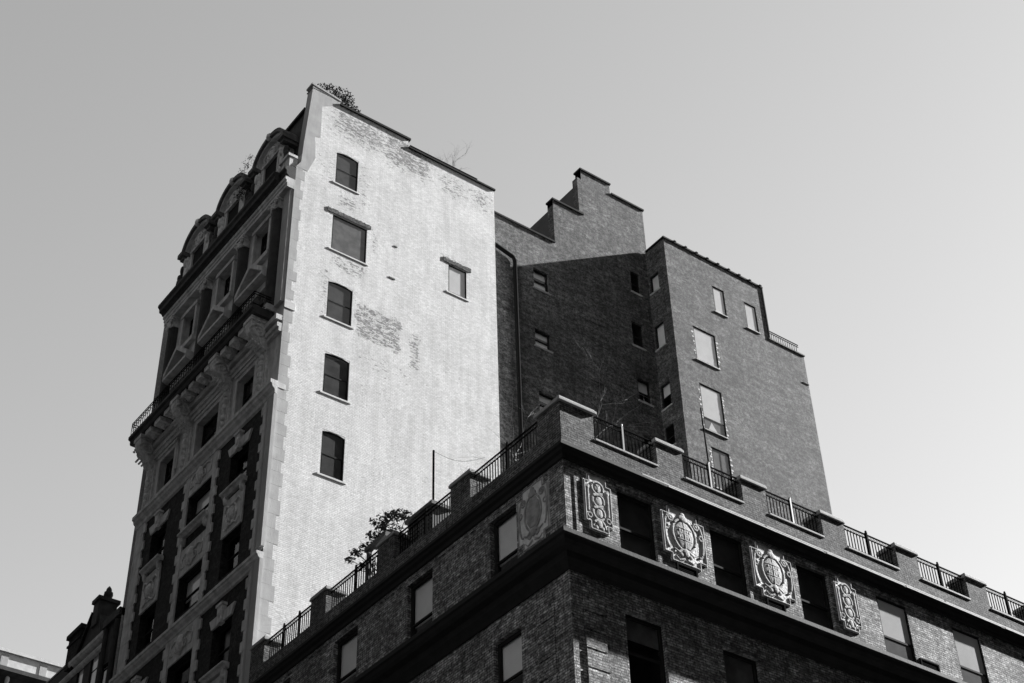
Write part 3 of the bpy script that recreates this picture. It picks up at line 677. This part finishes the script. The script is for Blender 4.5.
# mansard roof
m = MB(); a0, a1 = YW+.45, YU
A = [(XF+.25, a0, 50.5), (XF+.25, a1, 50.5), (XF+.52, a1, 54.9), (XF+.52, a0, 54.9)]
m.add(A+[(XF+4, a0, 50.5), (XF+4, a1, 50.5), (XF+4, a1, 54.9), (XF+4, a0, 54.9)], [(0, 1, 2, 3)[::-1], (3, 2, 6, 7), (0, 3, 7, 4), (1, 5, 6, 2)])
m.box(XF+.40, XF+.75, a0, a1, 54.9, 55.05); m.build('mansard_roof', M['slate'], O)
def dormer(uc, hw, zt_):
    z0 = 50.56; zs = zt_-1.05; m = MB()
    # two cheeks + arch made of segments, solid body
    arc = [(uc-hw*math.cos(math.pi*k/14), zs+(zt_-zs)*math.sin(math.pi*k/14)) for k in range(15)]
    body = [(uc-hw*.92, z0), (uc+hw*.92, z0), (uc+hw*.92, zs)]+[(uc+(u-uc)*.9, zs+(z-zs)*.88) for u, z in arc[::-1]][1:-1]+[(uc-hw*.92, zs)]
    FO.poly(m, body, -1.2, .0); d = m.build('dormer', M['carved'], O)
    m = MB(); m2 = MB()
    for k in range(14):
        (ua, za), (ub, zb_) = arc[k], arc[k+1]
        ia = (uc+(ua-uc)*.84, zs+(za-zs)*.74); ib = (uc+(ub-uc)*.84, zs+(zb_-zs)*.74)
        FO.poly(m2, [ia, ib, (ub, zb_), (ua, za)], -.1, .22)
        ja = (uc+(ua-uc)*.93, zs+(za-zs)*.88); jb = (uc+(ub-uc)*.93, zs+(zb_-zs)*.88)
        FO.poly(m, [ja, jb, (uc+(ub-uc)*1.05, zs+(zb_-zs)*1.08), (uc+(ua-uc)*1.05, zs+(za-zs)*1.08)], -1.2, .34)
    for sg in (-1, 1):
        FO.box(m, uc+sg*hw-.24, uc+sg*hw+.24, zs-.22, zs+.02, -1.2, .42); FO.box(m, uc+sg*hw-.16, uc+sg*hw+.16, zs-.38, zs-.22, -1.0, .3)
    m.build('arched_pediment', M['darkstone'], d); m2.build('arch_moulding', M['stone'], d)
    m = MB()
    for sg in (-1, 1):
        FO.box(m, uc+sg*hw*.82-.16, uc+sg*hw*.82+.16, z0, zs-.38, -.1, .16); FO.ball(m, uc+sg*hw*.82, zs-.7, .18, .12, .3, .1, 8)
        FO.ring(m, uc+sg*hw*.75, z0+.55, .2, .16, .22, .07); FO.tube(m, [(uc+sg*hw*.35, zs-.1, .08), (uc+sg*hw*.5, zs+.2, .1), (uc+sg*hw*.2, zs+.45, .1)], .08, r1=.04)
    FO.ring(m, uc, zs+.1, .1, .28, .32, .07); FO.ball(m, uc, zs+.1, .06, .2, .24, .14); FO.ball(m, uc, zt_+.0, .28, .18, .22, .16, 8)
    m.build('carving', M['carved'], d, smooth=True)
    m = MB(); FO.box(m, uc-hw*.45, uc+hw*.45, z0+.3, zs-.35, -.01, .02); m.build('window', M['dark'], d)
    m = MB(); FO.box(m, uc-hw*.56, uc-hw*.45, z0+.2, zs-.3, -.02, .1); FO.box(m, uc+hw*.45, uc+hw*.56, z0+.2, zs-.3, -.02, .1); FO.box(m, uc-hw*.6, uc+hw*.6, zs-.33, zs-.2, -.02, .14); m.build('window_surround', M['stone'], d)
    # urns / scroll lumps beside
    for sg in (-1, 1):
        m = MB(); u = uc+sg*(hw+.25); FO.ball(m, u, z0+.75, .1, .26, .7, .22, 8); FO.ball(m, u, z0+1.35, .12, .17, .24, .16, 8); FO.ball(m, u-sg*.15, z0+1.75, .1, .16, .3, .15, 8)
        m.build('scroll', M['dark_tone'], d, smooth=True)
for uc in (45.45, 48.85, 52.2): dormer(uc, 1.32, 54.25)

# ================================================================== stepped brown-brick building with the light court
K = thing('brick_tower_building', (33.5, 44.5, 0), 'tall windowed brick building with stepped parapet and shadowed light court behind the corner building', 'building')
YB, YC = 44.50, 43.04; XI = 43.33
FB, FC, FD = Face('Y', YB), Face('Y', YC), Face('X', XI)
pb = [(35.80, 36.72, 51.70, 52.98), (35.74, 36.66, 48.10, 49.15), (35.82, 36.70, 44.3, 45.50), (42.14, 42.74, 54.60, 56.0), (41.9, 42.62, 51.0, 52.55), (41.95, 42.75, 47.6, 49.0), (42.0, 42.8, 44.2, 45.6)]
m = MB()
FB.wall(m, [(32.0, XI+.2, 0, 55.30), (37.26, XI+.2, 55.30, 58.0), (39.27, XI+.12, 58.0, 60.95)], pb, .16)
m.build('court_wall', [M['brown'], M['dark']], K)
# parapets that stand above the roofs, and the storeys behind them
m = MB()
m.box(37.26, 39.27, YB+.002, YB+.45, 57.98, 58.30); m.box(39.27, 41.22, YB+.002, YB+.45, 60.94, 61.62); 
m.box(39.0, XI+.12, YB+.003, YB+.4, 57.9, 60.94)
m.quad((37.26, YB, 55.3), (37.26, YB, 58.3), (37.26, YB+.45, 58.3), (37.26, YB+.45, 55.3))
m.quad((39.27, YB, 58.0), (39.27, YB, 61.62), (39.27, YB+.45, 61.62), (39.27, YB+.45, 58.0))
m.quad((37.26, YB, 57.98), (39.27, YB, 57.98), (39.27, YB, 58.30), (37.26, YB, 58.30)); m.quad((39.27, YB, 60.95), (41.22, YB, 60.95), (41.22, YB, 61.62), (39.27, YB, 61.62))
m.quad((XI+.12, YB, 55), (XI+.12, YB+9, 55), (XI+.12, YB+9, 60.95), (XI+.12, YB, 60.95))
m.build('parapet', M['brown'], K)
m = MB(); m.box(37.30, 40, YB+.45, YB+9, 54.9, 57.5); m.box(39.30, XI+.1, YB+.45, YB+9, 57, 60.9); m.box(33, XI, YB+.2, YB+9, 54.5, 54.9); m.build('bulkhead', M['tar'], K)
m = MB()
for (a, b, z) in ((32.6, 37.24, 55.30), (37.20, 39.25, 58.30), (39.20, 41.28, 61.62), (41.285, XI+.2, 60.95)): FB.box(m, a, b, z+.002, z+.11, -.5, .06)
m.build('coping', M['tin'], K)
m = MB(); FD.wall(m, [(YC, YB, 0, 57.80)], [(43.72, 44.36, 54.86, 56.0), (43.72, 44.40, 51.2, 52.72), (43.76, 44.42, 47.5, 48.95), (43.80, 44.42, 45.2, 46.45)], .10)
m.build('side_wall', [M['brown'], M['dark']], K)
for i, h in enumerate(pb):
    window(FB, K, *h, .15, .45, blind=(.3 if i < 3 else .55 if i in (5,) else None), bmat='blind', fw=.05); sill(FB, K, h[0], h[1], h[2], .07, .06, 'sillstone' if i < 3 else 'stone', .08)
    if i < 3:
        m = MB(); FB.box(m, h[0]+.05, h[1]-.05, h[2]+.06, h[2]+.5, -.22, -.2); m.build('blind', M['blind'], K)
for i, h in enumerate([(43.72, 44.36, 54.86, 56.0), (43.72, 44.40, 51.2, 52.72), (43.76, 44.42, 47.5, 48.95), (43.80, 44.42, 45.2, 46.45)]):
    window(FD, K, *h, .08, .45 if i > 1 else None, blind=(.95 if i < 2 else .5 if i == 2 else None), fw=.05, bmat='blind'); sill(FD, K, h[0], h[1], h[2], .07, .06, 'stone', .06)
# bricked-up windows: flush blind panels with a thin sill
for (a, b, c, d) in ((38.75, 39.88, 51.25, 52.9), (38.8, 39.9, 47.6, 49.2)):
    m = MB(); FB.box(m, a, b, c, d, -.02, .015); FB.box(m, a-.05, b+.05, c-.07, c-.01, -.02, .05); m.build('blocked_window', M['shaft'], K)
pc = [(46.46, 47.28, 54.36, 56.12), (48.70, 49.54, 54.34, 56.12), (44.67, 46.16, 50.42, 52.56), (44.62, 46.06, 46.16, 48.92), (44.88, 46.04, 42.9, 45.22)]
m = MB(); FC.wall(m, [(XI, 50.25, 0, 57.80), (50.25, 52.74, 0, 54.25)], pc, .10)
m.quad((52.74, YC, 0), (52.74, YC+12, 0), (52.74, YC+12, 54.25), (52.74, YC, 54.25)); m.quad((50.25, YC, 54.25), (50.25, YC+12, 54.25), (50.25, YC+12, 57.8), (50.25, YC, 57.8))
m.quad((XI, YB, 54), (XI, YC+12, 54), (XI, YC+12, 57.8), (XI, YB, 57.8)) if False else None
m.build('front_wall', [M['shaft'], M['dark']], K)
m = MB(); m.box(XI+.02, 50.24, YC+.02, YC+12, 57.2, 57.78); m.box(50.26, 52.72, YC+.02, YC+12, 53.9, 54.24); m.build('roof', M['tar'], K)
m = MB(); FC.box(m, XI-.06, 50.32, 57.80, 57.90, -.4, .06)
for i in range(9): u = XI+.75+.76*i; FC.box(m, u-.07, u+.07, 57.898, 57.96, -.4, .09)
FD.box(m, YC+.0, YB-.001, 57.80, 57.90, -.3, .06) if False else None
m.build('coping', M['tin'], K)
m = MB(); m.box(XI-.06, XI+.3, YC+.4, YB-.07, 57.80, 57.90); m.build('coping', M['tin'], K)
m = MB(); FC.box(m, 50.2, 52.80, 54.25, 54.33, -.4, .05); m.build('coping', M['shaft'], K)
m = MB(); m.box(50.24, 50.30, YC-.05, YC+.05, 54.3, 57.8); m.build('corner_flashing', M['tin'], K)
railing(Face('Y', YC+.1), 50.4, 52.55, 0, 54.33, 55.0, K, 0, step=.16)
for i, h in enumerate(pc):
    window(FC, K, *h, .028, None if i < 3 else (.27 if i == 3 else .95), blind=(.97 if i != 3 else .74), fw=.07, mullion=(i == 4), flush=True, bmat='blind' if i < 4 else 'dimblind'); sill(FC, K, h[0], h[1], h[2], .07, .05, 'stone' if i != 3 else 'sillstone', .05)
    if i == 3:
        m = MB(); FC.box(m, h[0]+.1, h[1]-.1, h[2]+.08, h[2]+.72, -.07, -.05); m.build('blind', M['dimblind'], K)
        m = MB(); FC.poly(m, [(h[0]+.3, h[2]+.08), (h[0]+.9, h[2]+.08), (h[0]+.55, h[2]+.6)], -.049, -.046); m.build('curtain', M['blind'], K)
    if i in (2, 3, 4):       # chipped white paint left on the toothed reveal
        m = MB(); z = h[2]; k = 0; random.seed(i)
        while z < h[3]-.08:
            e = .03+.08*(k % 2)+random.uniform(-.02, .04)
            if random.random() < .75: FC.box(m, h[0]-e, h[0]-.002, z, z+.10, -.02, .006)
            if random.random() < .7: FC.box(m, h[1]+.002, h[1]+e, z, z+.10, -.02, .006)
            z += .15; k += 1
        m.build('chipped_reveal', M['chip_glint'], K)
    elif i < 2:
        pass
# downspout in the light court: comes out from behind the white wall, bends and drops
m = MB(); FB.tube(m, [(32.8, 53.15, .13), (33.5, 53.1, .13), (34.50, 52.85, .13), (34.60, 52.65, .13), (34.60, 40, .13), (34.6, 26.2, .13)], .10, 8)
m.build('downspout', M['iron'], K)
m = MB(); FC.box(m, 52.3, 52.74, 52.3, 52.36, -.01, .03); m.build('wall_bracket', M['tin'], K)

# ================================================================== gabled house further down the street
G = thing('gabled_townhouse', (XF, 57, 0), 'dark gabled townhouse with finial and ribbed roof at the far left', 'building')
FG = Face('X', 22.15)
m = MB(); gh = [(57.25, 58.0, 32.5, 34.1), (58.7, 59.35, 32.4, 34.0), (56.0, 56.7, 32.0, 33.6)]
FG.wall(m, [(54.9, 66, 0, 34.35)], gh, .2); FG.poly(m, [(57.2, 34.35), (60.0, 34.35), (58.5, 36.2), (58.0, 36.2)], -.9, 0)
m.quad((22.15, 66, 0), (22.15, 66, 34.3), (30, 66, 34.3), (30, 66, 0)); m.build('wall', [M['dark_tone'], M['dark']], G)
for h in gh: window(FG, G, *h, .06, .5, blind=.95, flush=True)
m = MB(); FG.prof(m, 56.7, 60.1, [(-.02, 34.35), (.1, 34.4), (.2, 34.5), (.2, 34.65), (-.02, 34.65)]); FG.prof(m, 56.7, 66, [(-.02, 33.9), (.1, 33.95), (.14, 34.05), (.14, 34.12), (-.02, 34.12)]); m.build('string_course', M['stone'], G)
m = MB(); FG.poly(m, [(60.15, 34.35), (58.55, 36.4), (58.45, 36.3), (59.9, 34.35)], -.95, .12); m.build('gable_coping', M['tin'], G)
m = MB(); FG.box(m, 57.95, 58.5, 35.6, 36.75, -.75, .08); FG.box(m, 57.87, 58.58, 36.75, 36.92, -.85, .16); p_ = m.build('pedestal', M['dark_tone'], G)
m = MB(); c = FG.P(58.22, 0, -.38); m.lathe(c[0], c[1], [(.16, 36.9), (.09, 37.0), (.15, 37.06), (.21, 37.2), (.19, 37.34), (.10, 37.42), (.13, 37.46), (.09, 37.56), (.02, 37.66)], 10); m.build('finial', M['dark_tone'], p_, smooth=True)
m = MB(); FG.box(m, 59.55, 60.85, 34.6, 36.1, -.9, .05); FG.box(m, 59.45, 60.95, 36.1, 36.3, -1.0, .15); FG.box(m, 59.5, 60.9, 35.7, 35.8, -.95, .10); m.build('chimney', M['ornbrick'], G)
m = MB(); FG.box(m, 55.2, 56.8, 34.7, 35.05, -.6, .22); FG.box(m, 55.35, 56.65, 32.9, 34.7, -.2, .08); FG.tube(m, [(55.5, 30, .12), (55.5, 34.6, .12)], .12, 8); FG.tube(m, [(56.5, 30, .12), (56.5, 34.6, .12)], .12, 8); m.build('bay_cornice', M['dark_tone'], G)
m = MB(); m.add([(22.3, 54.8, 34.35), (22.3, 66, 34.35), (22.75, 66, 35.7), (22.75, 54.8, 35.7), (30, 66, 35.7), (30, 54.8, 35.7)], [(3, 2, 1, 0), (5, 4, 2, 3)])
for i in range(38):
    y = 54.9+.3*i; m.add([(22.28, y, 34.35), (22.28, y+.04, 34.35), (22.72, y+.04, 35.72), (22.72, y, 35.72)], [(3, 2, 1, 0)]); m.tube([(22.28, y, 34.35), (22.73, y, 35.7)], .025, 4)
m.box(22.68, 22.9, 54.8, 66, 35.70, 35.80); m.build('ribbed_roof', M['greyiron'], G)

# ================================================================== sunlit building beyond
Q = thing('far_corner_building', (24, 85, 0), 'distant building with sunlit parapet and dark cornice at the lower left edge', 'building')
FQ = Face('Y', 85)
m = MB(); qh = [(19+2.4*i, 20.2+2.4*i, 40.5, 43.2) for i in range(5)]
FQ.wall(m, [(14, 31.5, 0, 45.6)], qh, .25); m.quad((14, 85, 0), (14, 85, 45.6), (14, 97, 45.6), (14, 97, 0)); m.quad((31.5, 85, 0), (31.5, 97, 0), (31.5, 97, 45.6), (31.5, 85, 45.6)); m.build('wall', [M['shaft'], M['dark']], Q)
m = MB(); FQ.prof(m, 13.6, 31.9, [(-.02, 45.4), (.3, 45.5), (.5, 46.1), (.9, 46.3), (.9, 46.55), (-.02, 46.6)]); m.build('cornice', M['dark_tone'], Q)
m = MB(); FQ.box(m, 14, 31.5, 46.6, 47.75, -.4, .25); FQ.box(m, 13.9, 31.6, 47.75, 47.95, -.5, .35)
m.build('parapet', M['paintedsill'], Q)
for i in range(7):
    u = 15.1+2.4*i; m = MB(); FQ.box(m, u-.22, u+.22, 46.8, 47.6, .24, .28); m.build('parapet_panel', M['returnstone'], Q)
    m = MB(); FQ.ball(m, u+.3, 45.9, .5, .14, .3, .14); FQ.box(m, u+.1, u+.5, 45.45, 45.6, .0, .5); m.build('cornice_ornament', M['stone'], Q, smooth=True)
for h in qh: window(FQ, Q, *h, .2, .5, blind=.5)

# ================================================================== plants and rooftop things
def leafmesh(m, c, r, n, size, flat=1.0):
    for _ in range(n):
        while True:
            p = Vector((random.uniform(-1, 1), random.uniform(-1, 1), random.uniform(-1, 1)))
            if .15 < p.length < 1: break
        p = Vector(c)+Vector((p.x*r[0], p.y*r[1], p.z*r[2])); s = size*random.uniform(.5, 1.3)
        a = Vector((random.gauss(0, 1), random.gauss(0, 1), random.gauss(0, flat))).normalized(); b = a.orthogonal().normalized()
        b = (b*math.cos(_)+a.cross(b)*math.sin(_))
        m.add([p-a*s, p+b*s*.45, p+a*s, p-b*s*.45], [(0, 1, 2, 3)])
def shrub(name, base, clumps, label, cat, size=.07, dens=140, stem=.03, leafmat='leaf', flat=1.0):
    t = thing(name, base, label, cat); m = MB(); l = MB()
    for (dx, dy, dz, r) in clumps:
        tip = (base[0]+dx, base[1]+dy, base[2]+dz); mid = (base[0]+dx*.35, base[1]+dy*.35, base[2]+dz*.6)
        m.tube([base, mid, tip], stem, 5, stem*.35)
        for k in range(4):
            e = (tip[0]+random.uniform(-r, r), tip[1]+random.uniform(-r, r), tip[2]+random.uniform(-r*.4, r)); m.tube([mid, tip, e], stem*.4, 4, .004)
        leafmesh(l, tip, (r*1.25, r*1.25, r*.7*(flat if flat < 1 else 1)), int(dens*r/.3), size, flat)
    m.build('stem', M['bark'], t); l.build('foliage', M[leafmat], t); return t
random.seed(11)
shrub('roof_bush', (23.9, 43.6, 55.9), [(-.65, 0, .85, .25), (-.3, 0, 1.05, .26), (.75, 0, 1.0, .28), (.0, 0, 1.0, .30), (.35, 0, 1.1, .34), (.55, .0, .75, .34), (.85, 0, .45, .34), (1.05, 0, .45, .25), (.3, .1, .5, .35), (-.1, .1, .6, .25)], 'leafy dark bush growing over the peak of the white wall', 'bush', .065, 120)
random.seed(5)
shrub('terrace_shrub', (22.5, 36.0, 26.1), [(0, -1.3, 2.5, .22), (0, -.9, 2.75, .26), (.1, -.5, 2.95, .28), (0, -.1, 3.1, .26), (0, .35, 3.15, .26), (.1, .7, 2.85, .26), (0, -.4, 2.5, .30), (0, .2, 2.65, .32), (0, .9, 2.5, .25), (0, 1.7, 2.75, .16), (0, 2.0, 2.6, .16), (0, 1.45, 2.55, .14), (0, -.1, 2.1, .36), (0, .9, 1.8, .3)], 'dark needle leaved shrub on the terrace by the left railing', 'shrub', .075, 85, .03, flat=.45)
def bare(name, base, h, label, cat, spread=.5, mat='bark', r0=.03, depth=4, lean=(0, 0), n0=3, plane=1.0):
    m = MB()
    def grow(p, d, L, r, k):
        q = [p]; 
        for i in range(3): d = (d+Vector((random.gauss(0, .16), random.gauss(0, .16)*plane, random.gauss(0, .08)))).normalized(); p = p+d*L/3; q.append(p)
        m.tube(q, r, 5, r*.6)
        if k > 0:
            for j in range(n0 if k > 1 else 2):
                grow(q[random.choice((1, 2, 3, 3))], (d+Vector((random.gauss(0, spread), random.gauss(0, spread)*plane, random.gauss(.1, spread*.6)))).normalized(), L*random.uniform(.55, .8), r*.55, k-1)
    for s_ in range(2 if depth > 3 else 3): grow(Vector(base), Vector((random.gauss(lean[0], .3), random.gauss(lean[1], .3)*plane, 1)).normalized(), h*.42, r0, depth)
    return tag(m.build(name, M[mat]), label, cat)
random.seed(21)
bare('bare_tree', (30.6, 43.8, 54.9), 3.6, 'leafless twiggy sapling on the roof above the white wall', 'tree', .55, r0=.024, n0=4)
random.seed(4)
bare('climbing_vine', (23.0, 29.0, 26.0), 5.6, 'pale leafless branches behind the railing next to the corner pier', 'plant', .38, 'vine', .014, 4, (0, 0))
random.seed(9)
bare('terrace_sapling', (22.6, 40.4, 26.0), 2.6, 'bare thin twigs beside the left terrace post', 'plant', .5, r0=.014, depth=4)
random.seed(31)
bare('bare_creeper', (22.7, 31.5, 26.0), 3.0, 'fine bare twigs behind the second pier left of the corner', 'plant', .45, r0=.010, depth=4)
random.seed(2)
shrub('roof_weed', (21.55, 46.9, 53.3), [(0, .2, .5, .22), (-.05, .5, .25, .2), (0, -.1, .7, .18)], 'wispy weed growing beside the nearest dormer top', 'weed', .05, 50, .012, 'vine')
shrub('roof_weed', (21.6, 47.35, 51.9), [(0, .1, .55, .18), (0, .3, .3, .2), (0, -.1, .3, .18)], 'small weed sprouting between the first and second dormers', 'weed', .06, 60, .012)
# poles
m = MB(); m.tube([(22.5, 33.25, 26.0), (22.5, 33.25, 30.2)], .035, 8); P1 = m.build('thin_pole', M['iron']); tag(P1, 'thin black vertical pole behind the left terrace railing', 'pole')
m = MB(); n = 14; a, b = Vector((22.5, 33.25, 30.18)), Vector((22.5, 30.6, 28.4))
m.tube([tuple(a.lerp(b, i/n)-Vector((0, 0, .5*math.sin(math.pi*i/n)))*.5) for i in range(n+1)], .005, 4); c = m.build('wire', M['iron'], None); c.parent = P1
m = MB(); m.tube([(27.40, 26.5, 26.1), (27.45, 26.5, 27.7), (27.40, 26.5, 29.75)], .028, 8, .02); m.box(27.37, 27.45, 26.46, 26.54, 27.55, 27.75)
tag(m.build('antenna_mast', M['iron']), 'slim dark mast rising through the railing right of the corner', 'pole')
# terrace pergola frame & planters
t = thing('pergola', (22.6, 35.6, 26.0), 'dark timber pergola frame among plants behind the left railing', 'pergola')
m = MB(); m.box(21.98, 22.10, 36.0, 36.12, 26.0, 27.86); m.build('post', M['wood'], t)
m = MB(); m.box(23.3, 23.4, 36.0, 36.1, 26, 27.86); m.build('post', M['wood'], t)
m = MB(); m.box(21.94, 22.12, 35.0, 36.2, 27.86, 28.0); m.box(23.25, 23.45, 35.0, 36.2, 27.86, 28.0)
for i in range(4): m.box(21.98, 23.5, 35.05+.3*i, 35.11+.3*i, 28.002, 28.06)
m.build('beam', M['wood'], t)
m = MB(); m.box(22.3, 22.9, 33.0, 34.3, 26.0, 28.0); m.box(22.22, 22.98, 32.92, 34.38, 28.0, 28.12)
for i in range(12): m.box(22.27, 22.3, 33.02, 34.28, 26.3+.14*i, 26.36+.14*i)
tag(m.build('roof_cabinet', M['wood']), 'slatted box shaped cabinet on the terrace beside the thin pole', 'cabinet')
def seatset(x, y, label):
    t = thing('garden_bench', (x, y, 26.02), label, 'bench', 'benches on the roof terrace')
    m = MB(); m.box(x-.6, x+.6, y-.2, y+.2, 26.6, 26.66); m.build('seat', M['iron'], t)
    m = MB()
    for i in range(5): m.box(x-.6, x+.6, y+.18, y+.22, 26.72+.11*i, 26.79+.11*i)
    m.build('backrest', M['iron'], t)
    for sx in (-.55, .55):
        for sy in (-.15, .2): m = MB(); m.box(x+sx-.025, x+sx+.025, y+sy-.025, y+sy+.025, 26.02, 26.6 if sy < 0 else 27.25); m.build('leg', M['iron'], t)
seatset(33.9, 26.95, 'dark slatted bench behind the railing past the building edge'); seatset(36.9, 27.0, 'dark slatted bench behind the next to last railing')
for (x, y, l) in ((22.8, 42.0, 'low dark planter box behind the farthest left railing'),):
    m = MB(); m.box(x-.3, x+.3, y-1.2, y-.2, 26.02, 26.75); m.box(x-.34, x+.34, y-1.24, y-.16, 26.75, 26.85)
    tag(m.build('planter', M['wood']), l, 'planter')
